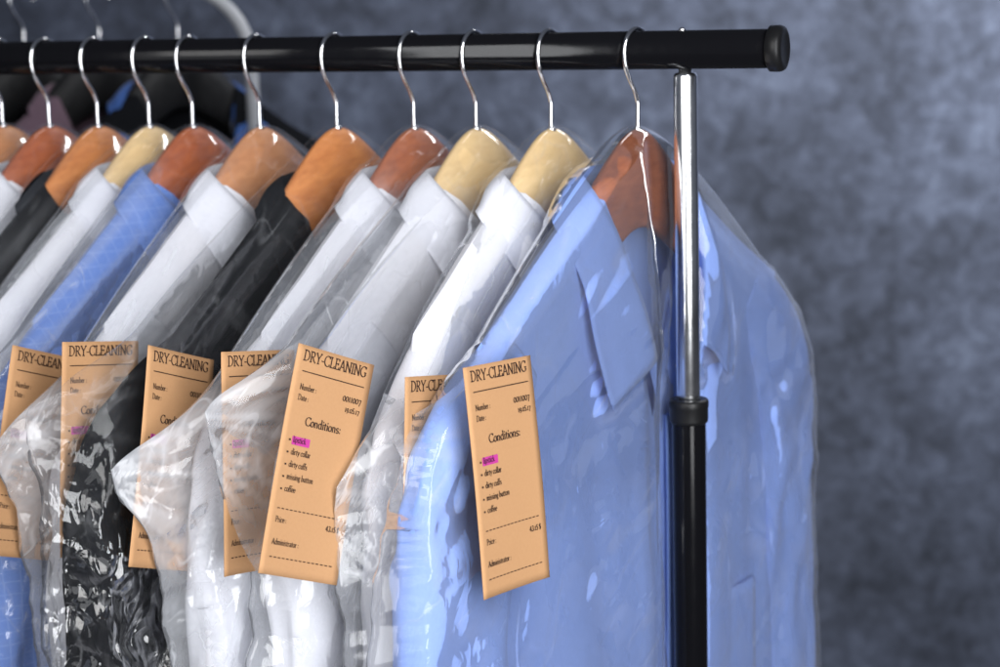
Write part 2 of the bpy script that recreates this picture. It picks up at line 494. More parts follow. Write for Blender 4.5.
def sleeve_mesh(side, seed, wide=1.0, amp=.0042, forward=.010, out=0.0, far=1.0):
    ctr = [(.150 + out * .6, .012, -.196 - out * .33), (.180 + out * .9, .014, -.226 - out * .4), (.204 + out, .014, -.268 - out * .3), (.215 + out, .013, -.335), (.219 + out, forward, -.45), (.222 + out, forward, -.62), (.222 + out, forward + .004, -.80)]
    a_ = [.030, .043, .049, .050, .048, .045, .041]
    b_ = [.012, .017, .020, .022, .022, .022, .021]
    n = 84
    p = catmull(ctr, n); q = np.linspace(0, 6, n)
    a = np.interp(q, range(7), a_) * wide; b = np.interp(q, range(7), b_)
    tang = np.gradient(p[:, [0, 2]], axis=0); tang /= np.linalg.norm(tang, axis=1)[:, None]
    perp = np.stack([-tang[:, 1], tang[:, 0]], -1)                  # in the u,z plane, outward/up side
    th = np.linspace(0, 2 * np.pi, 56, endpoint=False)
    cs = np.sign(np.cos(th)) * np.abs(np.cos(th)) ** .85; sn = np.sign(np.sin(th)) * np.abs(np.sin(th)) ** .85
    S, TH = np.meshgrid(q, th, indexing='ij')
    k = smoothstep(S, .8, 2.5)
    d = amp * k * (noise(np.cos(TH) * 1.8 + seed, np.sin(TH) * 1.8, S * 2.0 + TH * .0) + .6 * noise(np.cos(TH) * 3 + seed * 3, np.sin(TH) * 3, S * 3.7))
    d += amp * .7 * k * ridged(np.cos(TH) * 1.2 + S * .9, np.sin(TH) * 1.6 - S * .6, seed * 2.7) 
    R1 = a[:, None] * cs[None] + d * np.cos(TH); R2 = b[:, None] * sn[None] + d * np.sin(TH)
    U = p[:, 0][:, None] + perp[:, 0][:, None] * R1
    Z = p[:, 2][:, None] + perp[:, 1][:, None] * R1
    Nn = p[:, 1][:, None] + R2
    P = np.stack([Nn, -U * side * far, Z], -1)
    if side > 0: P = P[:, ::-1]
    return grid(P, wrap=True, cap0=True)

def collar_mesh(inner, outer, seed=0, far=1.0, roll=.006, thick=.0013):
    I = catmull(inner, 40); O = catmull(outer, 40)
    I = np.vstack([(I * [-1, 1, 1])[::-1][:-1], I]); O = np.vstack([(O * [-far, 1, 1])[::-1][:-1], O])
    w = np.linspace(0, 1, 14)
    P = []
    for k in w:
        q = I * (1 - k) + O * k
        bul = roll * math.sin(math.pi * min(1, k * 1.15)) * (1 - .55 * k)
        out = q[:, :2] - np.array([0, 0.01]); out = out / (np.linalg.norm(out, axis=1)[:, None] + 1e-6)
        q = q.copy(); q[:, :2] += out * bul
        q[:, 1] += .0016 * noise(q[:, 0] * 30 + seed, q[:, 2] * 26, k * 2.)
        P.append(q)
    # short stand folding down inside the neck
    J = I.copy(); J[:, 2] -= .006; J[:, :2] *= .95
    K = I.copy(); K[:, 2] -= .030; K[:, :2] *= .90
    P = [K, J] + P
    P = np.array(P)                                                  # (u, n, z)
    P = np.stack([P[..., 1], -P[..., 0], P[..., 2]], -1)
    return grid(P)

def thicken(o, t=.0014):
    m = o.modifiers.new('cloth_thickness', 'SOLIDIFY'); m.thickness = t; m.offset = 0
    return o

OPEN_I = [(0, -.034, -.086), (.036, -.026, -.0865), (.061, -.002, -.0890), (.059, .022, -.122), (.047, .034, -.168), (.031, .039, -.222)]
OPEN_O = [(0, -.042, -.128), (.050, -.030, -.122), (.099, -.003, -.1145), (.104, .026, -.158), (.101, .036, -.206), (.089, .040, -.250)]
SHUT_I = [(0, -.030, -.087), (.036, -.023, -.0875), (.061, -.001, -.0900), (.055, .021, -.114), (.034, .029, -.137), (.010, .032, -.150)]
SHUT_O = [(0, -.036, -.134), (.050, -.028, -.122), (.096, -.002, -.1125), (.092, .026, -.150), (.070, .036, -.188), (.044, .040, -.210)]
LAPEL_I = [(0, -.030, -.092), (.036, -.024, -.093), (.068, -.002, -.0965), (.064, .018, -.140), (.045, .029, -.21), (.012, .035, -.33)]
LAPEL_O = [(0, -.036, -.142), (.050, -.028, -.128), (.100, -.002, -.1155), (.106, .027, -.165), (.104, .036, -.23), (.050, .039, -.35)]

def make_garment(x, phi, kind, mat, label, seed, tilt=0.0, wide=0.0, out=0.0, loc=None, name=None, group='clothes hung on the rail'):
    jacket = kind == 'jacket'
    root = empty(name or ('jacket' if jacket else 'shirt'), loc or (x, 0, RAIL_Z), -math.radians(phi))
    root.rotation_euler.x = tilt
    tag(root, label, 'jacket' if jacket else 'shirt', group)
    if kind == 'open':
        me, _ = body_mesh(seed, W0=.205 + wide, W1=.226 + wide, v_depth=.18, fold=.0105, cap=.0165, far=.85)
    elif jacket:
        me, _ = body_mesh(seed, W0=.208 + wide, W1=.232 + wide, v_depth=.24, neck=.070, fold=.004)
    else:
        me, _ = body_mesh(seed, W0=.205 + wide, W1=.226 + wide, v_depth=.06)
    link('body', me, mat, root)
    for s in (1, -1):
        link('sleeve', sleeve_mesh(s, seed + s * 1.3, 1.0 if not jacket else 1.06, out=out if s > 0 or out < 0 else 0, far=.85 if kind == 'open' and s < 0 else 1.0), mat, root)
    I, O = dict(open=(OPEN_I, OPEN_O), shut=(SHUT_I, SHUT_O), jacket=(LAPEL_I, LAPEL_O))[kind]
    thicken(link('lapel_collar' if jacket else 'collar', collar_mesh(I, O, seed, .70 if kind == 'open' else 1.0), mat, root))
    return root

# ------------------------------------------------------------------ plastic bags
def make_bag(x, phi, uc, zc, seed, label, crinkle=1.0, haze=.035, gloss=1.0, bumpy=.45, bw=.276, tilt=0.0, res=1.0, ridge=1.0, uf=.285, cap=None, inside=(), VEIL=1.0):
    root_loc = (x, 0, RAIL_Z)
    N, Mv = int(190 * res) // 2 * 2, int(190 * res)
    t = np.linspace(0, 1, N // 2, endpoint=False)
    cc = -np.cos(np.pi * t) * .55 + (2 * t - 1) * .45
    c = np.concatenate([cc, -cc])
    front = np.concatenate([np.ones(N // 2), -np.ones(N // 2)])
    v = np.linspace(0, 1, Mv) ** 1.15
    C, V = np.meshgrid(c, v); Fr = np.broadcast_to(front, C.shape)
    near = C > 0
    UC = np.where(near, uc, uf)                                      # the corner towards the camera and the far one
    ZC = np.where(near, zc, -.245 if uf > .27 else -.250)
    u0 = np.abs(C) * UC
    # top edge: rests on the hanger, then runs straight to the sealed corner
    k = np.clip((u0 - .045) / (UC - .045), 0, 1)
    zhang = -.0550 - .80 * (np.sqrt(np.minimum(u0, .045) ** 2 + .027 ** 2) - .027)
    z45 = -.0550 - .80 * (math.sqrt(.045 ** 2 + .027 ** 2) - .027)
    zt = np.where(u0 < .045, zhang, z45 + (ZC - z45) * k ** 1.08)
    bottom = -.92
    Z = zt * (1 - V) + bottom * V
    drop = smoothstep(zt - Z, 0, .12)
    BW = np.where(near, bw, .272 if uf > .27 else .240)
    edge_w = noise(Z * 21 + seed * 5, seed * 3.1, np.sign(C)) * .004 + facets(Z * 34 + seed, np.sign(C) * 3.3 + seed, seed + 1) * .0045 + facets(Z * 90 + seed, np.sign(C) * 5.3, seed + 3) * .0012
    Wd = UC + (BW - UC) * drop + edge_w * smoothstep(zt - Z, .0, .05)
    U = C * Wd
    d = zt - Z
    edge = np.clip(1 - np.abs(C) ** 6, 0, 1) ** .75
    Tb = .0125 * np.sqrt(np.clip(d / .012, 0, 1)) + np.where(Fr > 0, .0215, .0085) * (1 - np.exp(-np.clip(d, 0, 1) / .055))
    neckb = np.where(Fr > 0, .016 * np.exp(-(U / .085) ** 2 - ((Z + .19) / .085) ** 2), .009 * np.exp(-(U / .07) ** 2 - ((Z + .12) / .05) ** 2))
    Tb = (Tb + neckb) * edge
    # folds: radiating from the shoulder seal above, hanging below
    sl = np.sign(C)
    q1 = Z + .62 * np.abs(U)
    taut = noise(q1 * 34 + seed * 3, np.abs(U) * 5 - Z * 3, Fr * 3 + seed + sl) * .0020 + ridged(q1 * 60 + seed, np.abs(U) * 7, Fr * 2 + seed * 2 + sl) * .0009
    hang = noise(U * 20 + seed * 2, Z * 4.0 + U * 6, Fr * 3 + seed) * .0030 + ridged(U * 33 + Z * 14 + seed, Z * 11 - U * 8, Fr * 4 + seed * 1.7) * .0012 * ridge
    wu, wz = U + .012 * noise(U * 25, Z * 22, seed), Z + .012 * noise(U * 21 + 7, Z * 25, seed + 4)
    da = wz * .80 + np.abs(wu) * .60; db = np.abs(wu) * .80 - wz * .60
    shard = facets(da * 34 + Fr * 9.1, db * 12 + sl * 3.3, seed) * .0054 + facets(wu * 42 + Fr * 5.7, wz * 28 + sl * 4.1, seed + 2) * .0034 + facets(wu * 95 + Fr * 3.1, wz * 60 + sl * 7.7, seed + 5) * .0019
    patch = .25 + .75 * smoothstep(noise(U * 7 + seed * 3, Z * 6, Fr + seed), -.35, .45)
    shard = shard * ridge * (1 if ridge > 1.2 else patch)
    crump = ridged(U * 30 - Z * 26, Z * 34 + U * 14 + seed, seed * 2 + Fr) * .0006 * ridge + noise(U * 70, Z * 60, seed + Fr * 2) * .0003
    lo = smoothstep(d, .05, .20)
    wrinkle = taut * smoothstep(d, .0, .03) * (1 - .7 * lo) + (hang + crump) * lo
    cornerw = np.exp(-((np.abs(U) - UC) / .05) ** 2 - ((Z - ZC) / .07) ** 2)
    sway = cornerw * .013 * noise(Z * 26 + seed, U * 18, seed * 4.4)
    outer = smoothstep(np.abs(C), .86, 1.0)
    sway = sway + outer * .010 * noise(Z * 9 + seed * 2, sl * 3, seed) * lo
    Nn = Fr * Tb + Fr * wrinkle * np.maximum(edge, .25) + sway + n_bend(np.minimum(u0, .25)) * np.exp(-d / .15) * (1 - smoothstep(np.abs(C), .78, 1.0))
    if cap is not None: Nn = dent(Nn, U, Fr, cap)
    # the film lies on what it wraps: push it off the cloth wherever it would cut in
    if inside:
        vs, fs = [], []
        for ob in inside:
            k = len(vs); vs += [v.co.copy() for v in ob.data.vertices]
            fs += [[k + q for q in p.vertices] for p in ob.data.polygons]
        bvh = BVHTree.FromPolygons(vs, fs)
        need = np.full(Nn.shape, -1.0)
        for r in range(Nn.shape[0]):
            for q in range(Nn.shape[1]):
                sg = 1.0 if Fr[r, q] > 0 else -1.0
                hit = bvh.ray_cast(Vector((sg * .3, -U[r, q], Z[r, q])), Vector((-sg, 0, 0)), .6)[0]
                if hit is not None: need[r, q] = sg * hit.x + .0016
        # stiff film bridges hollows: widen and smooth what it rests on
        has = need > -.5
        big = np.where(has, need, Fr * Nn)
        for _ in range(2):
            m = big.copy()
            m[1:] = np.maximum(m[1:], big[:-1]); m[:-1] = np.maximum(m[:-1], big[1:])
            m = np.maximum(m, np.maximum(np.where(np.roll(Fr, 1, 1) == Fr, np.roll(big, 1, 1), -1), np.where(np.roll(Fr, -1, 1) == Fr, np.roll(big, -1, 1), -1)))
            big = np.where(has, m, big)
        for _ in range(5):
            m = big.copy()
            m[1:-1] = .5 * big[1:-1] + .25 * (big[:-2] + big[2:])
            l_, r_ = np.where(np.roll(Fr, 1, 1) == Fr, np.roll(m, 1, 1), m), np.where(np.roll(Fr, -1, 1) == Fr, np.roll(m, -1, 1), m)
            big = .5 * m + .25 * (l_ + r_)
        Nn = np.where(has, Fr * np.maximum(Fr * Nn, big), Nn)
    if cap is not None: Nn = np.where((np.abs(U + .009) < .03) & (Fr > 0) & (Z < -.02), np.minimum(Nn, .024), Nn)
    Nn = Nn + Fr * (shard + .6 * np.abs(shard)) * lo * np.clip(edge, .15, 1)
    rr = np.sqrt((np.abs(U) - UC) ** 2 + (Z - ZC) ** 2)
    ang = np.arctan2(Z - ZC, UC + .02 - np.abs(U))
    radial = noise(ang * 15 + seed * 3, rr * 4, Fr + seed + sl)
    Nn = Nn + Fr * .0022 * radial * np.exp(-rr / .10) * smoothstep(rr, .0, .03) * smoothstep(d, 0, .03)
    if inside:                                                       # nothing may end up outside its bag
        flr = np.where(has, need + .0012, -1.0)
        for _ in range(2):
            m = flr.copy()
            m[1:] = np.maximum(m[1:], flr[:-1]); m[:-1] = np.maximum(m[:-1], flr[1:])
            m = np.maximum(m, np.maximum(np.where(np.roll(Fr, 1, 1) == Fr, np.roll(flr, 1, 1), -1), np.where(np.roll(Fr, -1, 1) == Fr, np.roll(flr, -1, 1), -1)))
            flr = np.where(has, m, flr)
        ok = np.where(has, np.maximum(Fr * Nn, flr), Fr * Nn)
        for _ in range(3):
            m = ok.copy()
            m[1:-1] = .5 * ok[1:-1] + .25 * (ok[:-2] + ok[2:])
            ok = np.where(has, np.maximum(m, np.where(need > -.5, need + .0012, -1)), ok)
        Nn = Fr * ok
    along = smoothstep(noise(q1 * 75 + seed * 5, np.abs(U) * 3.2, Fr * 2 + sl + seed), -.2, .7) + .6 * smoothstep(noise(q1 * 170 + seed, np.abs(U) * 5, Fr * 4 + sl), .1, .7)
    veil = (.06 + .26 * along) * np.exp(-d / .045) * smoothstep(np.abs(U), .035, .10)
    veil = veil + (.05 + .34 * smoothstep(radial, .05, .55)) * np.exp(-rr / .075)
    veil = veil * VEIL
    P = np.stack([Nn, -U, Z], -1)
    o = link('garment_bag', grid(P, wrap=True), film('clear_film', seed, crinkle, haze, .75 if uf < .27 else .30, gloss, bumpy))
    at = o.data.attributes.new('veil', 'FLOAT', 'POINT'); at.data.foreach_set('value', veil.astype(np.float32).ravel())
    o.location = root_loc; o.rotation_euler = (tilt, 0, -math.radians(phi))
    tag(o, label, 'garment bag', 'clear plastic garment bags')
    return o

# ------------------------------------------------------------------ lettering (own broad-nib serif strokes)
def arc(cx, cy, rx, ry, a0, a1, n=14):
    return [(cx + rx * math.cos(math.radians(a0 + (a1 - a0) * i / n)), cy + ry * math.sin(math.radians(a0 + (a1 - a0) * i / n))) for i in range(n + 1)]
def sf(x, y, w=.13): return [(x - w, y), (x + w, y)]
G = {}
G['D'] = (.80, [[(.16, 0), (.16, 1)], [(.02, .98), (.30, .98)] + arc(.30, .5, .42, .48, 90, -90) + [(.02, .02)]])
G['R'] = (.74, [[(.16, 0), (.16, 1)], [(.02, .98), (.30, .98)] + arc(.32, .74, .24, .24, 90, -90) + [(.16, .50)], [(.34, .50), (.52, .18), (.72, 0)], sf(.16, .02)])
G['Y'] = (.70, [[(.06, .98), (.36, .48)], [(.66, .98), (.36, .48)], [(.36, .5), (.36, 0)], sf(.08, .98, .1), sf(.64, .98, .1), sf(.36, .02)])
G['-'] = (.40, [[(.06, .36), (.34, .36)]])
G['C'] = (.76, [arc(.44, .5, .38, .49, 48, 312, 22), [(.70, .98), (.69, .78)], [(.70, .22), (.69, .06)]])
G['L'] = (.62, [[(.16, 0), (.16, 1)], sf(.16, .98), [(.02, .02), (.56, .02), (.60, .22)]])
G['E'] = (.64, [[(.16, 0), (.16, 1)], [(.02, .98), (.54, .98), (.55, .80)], [(.16, .52), (.46, .52)], [(.46, .60), (.46, .43)], [(.02, .02), (.56, .02), (.60, .22)]])
G['A'] = (.76, [[(.08, 0), (.38, 1)], [(.38, 1), (.68, 0)], [(.19, .34), (.57, .34)], sf(.08, .02, .1), sf(.68, .02, .1)])
G['N'] = (.82, [[(.14, 0), (.14, .98)], [(.12, 1), (.68, .02)], [(.68, 0), (.68, 1)], sf(.14, .02, .1), sf(.68, .98, .1), sf(.08, .98, .08)])
G['I'] = (.34, [[(.17, 0), (.17, 1)], sf(.17, .98), sf(.17, .02)])
G['G'] = (.80, [arc(.44, .5, .38, .49, 50, 330, 22), [(.70, .98), (.69, .78)], [(.68, .40), (.68, .08)], sf(.66, .42)])
G['P'] = (.64, [[(.16, 0), (.16, 1)], [(.02, .98), (.30, .98)] + arc(.32, .72, .24, .26, 90, -90) + [(.16, .46)], sf(.16, .02)])
def a_bowl(x=.08): return [arc(.26, .30, .19, .30, 60, 300, 16)]
G['a'] = (.52, [arc(.22, .44, .16, .17, 150, 0, 8) + [(.38, .1), (.46, .01), (.50, .04)], arc(.22, .16, .16, .16, 60, 340, 14)])
G['b'] = (.56, [[(.12, 0), (.12, 1.05)], sf(.08, 1.03, .06), arc(.28, .30, .20, .30, 150, -150, 16)])
G['c'] = (.48, [arc(.27, .30, .21, .30, 45, 315, 16)])
G['d'] = (.58, [[(.45, 0), (.45, 1.05)], sf(.41, 1.03, .06), sf(.49, .02, .05), arc(.26, .30, .20, .30, 30, 330, 16)])
G['e'] = (.50, [arc(.26, .30, .20, .30, 0, 315, 18), [(.07, .32), (.46, .32)]])
G['f'] = (.34, [[(.14, 0), (.14, .80)] + arc(.28, .82, .14, .22, 180, 50, 8), [(.02, .58), (.30, .58)], sf(.14, .02, .1)])
G['g'] = (.52, [arc(.24, .40, .17, .20, 0, 360, 18), [(.18, .22), (.14, .10), (.36, .03)] + arc(.26, -.12, .18, .14, 60, -240, 14), [(.36, .55), (.48, .60)]])
G['i'] = (.26, [[(.13, 0), (.13, .60)], sf(.10, .58, .05), sf(.13, .02, .08), [(.13, .80), (.13, .92)]])
G['k'] = (.54, [[(.12, 0), (.12, 1.05)], sf(.08, 1.03, .06), [(.42, .58), (.14, .28)], [(.22, .34), (.50, 0)], sf(.12, .02, .08)])
G['l'] = (.26, [[(.13, 0), (.13, 1.05)], sf(.09, 1.03, .05), sf(.13, .02, .08)])
G['m'] = (.84, [[(.12, 0), (.12, .60)], sf(.08, .58, .05), arc(.26, .42, .13, .18, 160, 0, 8) + [(.39, 0)], arc(.54, .42, .14, .18, 160, 0, 8) + [(.68, 0)], sf(.12, .02, .07), sf(.39, .02, .07), sf(.68, .02, .07)])
G['n'] = (.58, [[(.12, 0), (.12, .60)], sf(.08, .58, .05), arc(.28, .42, .15, .18, 160, 0, 8) + [(.43, 0)], sf(.12, .02, .07), sf(.43, .02, .07)])
G['o'] = (.54, [arc(.27, .30, .21, .30, 0, 360, 22)])
G['p'] = (.56, [[(.12, -.28), (.12, .60)], sf(.08, .58, .05), arc(.28, .30, .20, .30, 150, -150, 16), sf(.12, -.27, .08)])
G['r'] = (.40, [[(.12, 0), (.12, .60)], sf(.08, .58, .05), [(.12, .40), (.22, .56), (.36, .56)], sf(.12, .02, .08)])
G['s'] = (.44, [arc(.22, .44, .14, .15, 40, 250, 12) + arc(.21, .15, .16, .15, 70, -140, 12)])
G['t'] = (.36, [[(.15, .78), (.15, .12)] + arc(.25, .12, .10, .12, 180, 300, 6), [(.02, .58), (.32, .58)]])
G['u'] = (.58, [[(.12, .60), (.12, .2)] + arc(.26, .2, .14, .20, 180, 330, 8), [(.43, .60), (.43, 0)], sf(.09, .58, .05), sf(.40, .58, .05), sf(.48, .02, .05)])
G['y'] = (.54, [[(.06, .58), (.28, .04)], [(.48, .58), (.28, .04), (.16, -.24), (.04, -.26)], sf(.08, .58, .07), sf(.46, .58, .07)])
G['0'] = (.54, [arc(.27, .31, .21, .31, 0, 360, 22)])
G['1'] = (.38, [[(.19, 0), (.19, .62)], sf(.16, .60, .06), sf(.19, .02, .09)])
G['2'] = (.50, [arc(.25, .44, .18, .18, 150, -10, 10) + [(.08, .03), (.46, .03)]])
G['3'] = (.50, [arc(.24, .62, .18, .18, 140, -70, 10), arc(.24, .20, .20, .24, 75, -150, 12)])
G['4'] = (.54, [[(.36, -.05), (.36, .80), (.04, .22), (.50, .22)]])
G['5'] = (.50, [[(.44, .80), (.14, .80), (.12, .46)] + arc(.23, .22, .20, .24, 100, -140, 12)])
G['7'] = (.50, [[(.05, .56), (.46, .56), (.20, -.22)]])
G['9'] = (.52, [arc(.25, .38, .18, .22, 0, 360, 18), [(.43, .38), (.38, .0), (.14, -.22)]])
G['$'] = (.50, [arc(.25, .60, .16, .18, 30, 250, 12) + arc(.24, .22, .18, .20, 70, -150, 12), [(.25, .92), (.25, -.10)]])
G['.'] = (.24, [[(.10, .0), (.10, .09)]])
G[':'] = (.26, [[(.13, .02), (.13, .13)], [(.13, .44), (.13, .55)]])
G[' '] = (.26, [])

class Ink:
    def __init__(s): s.v, s.f = [], []
    def quad(s, pts):
        k = len(s.v); s.v += [(x, y, 0) for x, y in pts]; s.f.append((k, k + 1, k + 2, k + 3))
    def stroke(s, pts, thick, thin, nib=math.radians(25)):
        for (x0, y0), (x1, y1) in zip(pts[:-1], pts[1:]):
            dx, dy = x1 - x0, y1 - y0; L = math.hypot(dx, dy)
            if L < 1e-9: continue
            w = .5 * (thin + (thick - thin) * abs(math.sin(math.atan2(dy, dx) - nib)))
            ex, ey = dx / L * w * .35, dy / L * w * .35
            px, py = -dy / L * w, dx / L * w
            s.quad([(x0 - ex + px, y0 - ey + py), (x0 - ex - px, y0 - ey - py), (x1 + ex - px, y1 + ey - py), (x1 + ex + px, y1 + ey + py)])
    def text(s, txt, x, y, size, align='l', width=None, thick=.125, thin=.05):
        adv = sum(G[ch][0] for ch in txt)
        sx = size if width is None else width / adv
        if align == 'r': x -= adv * sx
        for ch in txt:
            w, st = G[ch]
            for p in st:
                # stroke in unit space then scale, keeps the pen shape
                k = len(s.v)
                s.stroke(p, thick, thin)
                for i in range(k, len(s.v)):
                    vx, vy, _ = s.v[i]; s.v[i] = (x + vx * sx, y + vy * size, 0)
            x += w * sx
        return x
    def rect(s, x0, y0, x1, y1): s.quad([(x0, y1), (x0, y0), (x1, y0), (x1, y1)])
    def mesh(s, z):
        # every stroke a hair above the one before, so that no two lie in one plane
        vs = [(x, y, z + .0000012 * ((i // 4) % 50)) for i, (x, y, _) in enumerate(s.v)]
        return mesh_from(vs, s.f, False)

TW, TH_ = .0720, .1490
def make_ticket(corner, az, el, rho, label, bend=.0, seed=0.0):
    """corner: world place of the top left corner; az/el the way the face looks; rho the clockwise slant"""
    a, e, r = map(math.radians, (az, el, rho))
    n = np.array([math.cos(a) * math.cos(e), -math.sin(a) * math.cos(e), math.sin(e)])
    x0 = np.array([math.sin(a), math.cos(a), 0]); y0 = np.cross(n, x0)
    X = x0 * math.cos(r) - y0 * math.sin(r); Y = y0 * math.cos(r) + x0 * math.sin(r)
    root = bpy.data.objects.new('cleaning_ticket', None); COL.objects.link(root); root.empty_display_size = .03
    root.matrix_world = Matrix(((X[0], Y[0], n[0], corner[0]), (X[1], Y[1], n[1], corner[1]), (X[2], Y[2], n[2], corner[2]), (0, 0, 0, 1)))
    tag(root, label, 'ticket', 'orange paper cleaning tickets')
    w, h = TW, TH_
    def curve(x, y):
        return bend * (4 * (x / w - .5) ** 2 - 1) * (.4 + .6 * (-y / h)) + .0012 * math.sin(-y / h * 3.0 + seed) + .0006 * math.sin(x / w * 4 + seed * 2)
    gx, gy = np.linspace(0, w, 15), np.linspace(0, -h, 29)
    P = np.array([[(x, y, curve(x, y)) for x in gx] for y in gy])
    o = link('paper', grid(P), M_PAPER, root)
    m = o.modifiers.new('paper_thickness', 'SOLIDIFY'); m.thickness = .0004; m.offset = -1
    ink = Ink()
    Y_ = lambda f: -f * h
    X_ = lambda f: f * w
    cap = .0066
    ink.text('DRY-CLEANING', X_(.085), Y_(.066), cap * 1.06, width=X_(.83), thick=.13, thin=.055)
    nr = 10
    for i in range(nr): ink.rect(X_(.10 + .82 * i / nr), Y_(.1135), X_(.10 + .82 * (i + 1) / nr), Y_(.1095))
    s = .0037
    ink.text('Number :', X_(.11), Y_(.192), s, thick=.13, thin=.06)
    ink.text('0011007', X_(.92), Y_(.192), s * 1.38, 'r', thick=.14, thin=.07)
    ink.text('Date :', X_(.11), Y_(.238), s, thick=.13, thin=.06)
    ink.text('19.05.17', X_(.92), Y_(.238), s * 1.12, 'r', thick=.14, thin=.07)
    ink.text('Conditions:', X_(.26), Y_(.340), .0056, width=X_(.47), thick=.14, thin=.06)
    for i, wd_ in enumerate(('lipstick', 'dirty collar', 'dirty cuffs', 'missing button', 'coffee')):
        y = .422 + .0535 * i
        ink.text(wd_, X_(.15), Y_(y), s * 1.02, thick=.135, thin=.065)
        for q in range(3): ink.rect(X_(.095), Y_(y - .004 - .0025 * (q + 1)), X_(.118), Y_(y - .004 - .0025 * q))
    for y in (.712, .922):
        for i in range(15): ink.rect(X_(.10 + .82 * i / 15), Y_(y + .002), X_(.10 + .82 * i / 15 + .034), Y_(y - .002))
    ink.text('Price :', X_(.10), Y_(.772), s, thick=.13, thin=.06)
    ink.text('43.15 $', X_(.92), Y_(.772), s * 1.1, 'r', thick=.15, thin=.08)
    e_ = ink.text('Administrator :', X_(.10), Y_(.868), s, thick=.13, thin=.06)
    me = ink.mesh(.00045)
    for v in me.vertices: v.co.z += curve(v.co.x, v.co.y)
    link('lettering', me, M_INK, root)
    P = np.array([[(x, y, curve(x, y) + .00022) for x in np.linspace(X_(.138), X_(.37), 5)] for y in np.linspace(Y_(.396), Y_(.433), 4)])
    link('pink_mark', grid(P), M_PINK, root)
    return root

# ------------------------------------------------------------------ the rail's load, front (right) to back (left)
SLOTS = [
    # x, phi, hanger wood, garment kind, cloth, bag corner u, z, crinkle, haze
    (-.0787, 14, W_MAHOG, 'open', F_BLUE, .278, -.240, .40, .028),
    (-.1484, 10, W_PALE, 'shut', F_WHITE, .276, -.272, 1.0, .060),
    (-.2111, 10, W_PALE, 'shut', F_WHITE, .318, -.218, 1.0, .085),
    (-.2647, 10, W_MAHOG, 'shut', F_WHITE, .334, -.258, 1.0, .10),
    (-.3335, 10, W_ORANGE, 'jacket', F_BLACK, .332, -.222, .5, .006),
    (-.4050, 8, W_TAN, 'shut', F_WHITE, .305, -.252, 1.0, .09),
    (-.4696, 8, W_RED, 'shut', F_CHECK, .290, -.240, .8, .040),
    (-.5127, 8, W_PALE, 'shut', F_WHITE, .290, -.240, .8, .060),
    (-.5649, 7, W_ORANGE, 'jacket', F_BLACK, .290, -.240, .4, .012),
    (-.6155, 8, W_RED, 'shut', F_WHITE, .290, -.240, .8, .050),
    (-.6653, 8, W_TAN, 'shut', F_WHITE, .290, -.240, .8, .050),
]
HANG_L = ['mahogany wooden hanger holding the light blue shirt beside the chrome upright',
    'pale beech hanger right behind the light blue shirt, under film',
    'pale beech hanger just right of the narrow dark mahogany one, in a white shirt',
    'narrow dark mahogany hanger in the white shirt just right of the black jacket',
    'orange brown hanger with a broad bare face in the neck of the near black jacket',
    'tan brown hanger between the blue checked shirt and the black jacket',
    'red brown hanger carrying the blue checked shirt',
    'pale beech hanger just left of the blue checked shirt',
    'orange brown hanger in the far black jacket, left of the lone pale hanger',
    'red brown hanger behind the far black jacket, second from the left edge',
    'brown hanger cut by the left edge of the photo']
GARM_L = ['light blue shirt with its collar folded open, foremost on the rail',
    'white shirt hanging right behind the light blue shirt',
    'white shirt bearing the fully readable ticket, on a pale hanger',
    'white shirt between the black jacket and the white shirt with the full ticket',
    'black jacket with a bare orange brown hanger neck under shiny crumpled film',
    'white shirt between the blue checked shirt and the near black jacket',
    'darker blue checked shirt near the left edge',
    'white shirt between the far black jacket and the blue checked shirt',
    'black jacket farther back at the left edge, right of a red brown hanger',
    'white shirt showing just a collar left of the far black jacket',
    'white shirt farthest along the rail, cut by the left edge']
BAG_L = ['clear film bag over the light blue shirt, foremost of the bags',
    'crumpled clear bag over the white shirt next to the light blue one',
    'clear bag over the white shirt with the fully readable ticket, glossy flap at its shoulder',
    'clear bag with a pointed corner over the white shirt right of the black jacket',
    'shiny crumpled clear bag over the near black jacket',
    'clear bag over the white shirt between blue check and black jacket',
    'clear bag over the blue checked shirt',
    'clear bag over the white shirt left of the blue checked shirt',
    'clear bag over the far black jacket',
    'clear bag over the white shirt behind the far black jacket',
    'clear bag on the last white shirt at the left edge']
BUMPY = {0: .30, 1: .6, 4: 1.0}
GLOSS = {0: .6, 1: 1.3, 4: 2.0}
RIDGE = {0: .55, 1: 1.15, 2: .8, 3: 1.15, 4: 2.0, 5: 1.0}
WIDE = {0: .004, 1: -.006, 4: .016, 8: .012}
OUT = {0: .023, 1: -.016, 3: .014, 4: .050, 8: .03}
for i, (x, phi, wd_m, kind, cloth, uc, zc, cr, hz) in enumerate(SLOTS):
    hgr = make_hanger(x, phi, wd_m, 'wooden_hanger', HANG_L[i], far=.82 if i == 0 else 1.0)
    if i == 0: x -= .003
    g = make_garment(x, phi, kind, cloth, GARM_L[i], i * 1.37 + .4, wide=WIDE.get(i, 0), out=OUT.get(i, 0))
    make_bag(x, phi, uc, zc, i * 2.11 + .7, BAG_L[i], cr, hz, GLOSS.get(i, 1.15), BUMPY.get(i, .5), res=1.6 if i < 7 else .7, ridge=RIDGE.get(i, .8), uf=.240 if i == 0 else .285, cap=.0200 if i == 0 else None,
             bw=min(max(.276, .262 + OUT.get(i, 0) + WIDE.get(i, 0) + .020), .334), VEIL={0: .5, 4: .16, 8: .25}.get(i, .85), inside=[c for c in list(g.children) + list(hgr.children) if c.name.split('.')[0] in ('body', 'sleeve', 'collar', 'lapel_collar', 'wooden_body')])
    if i == 0: front_shirt = g

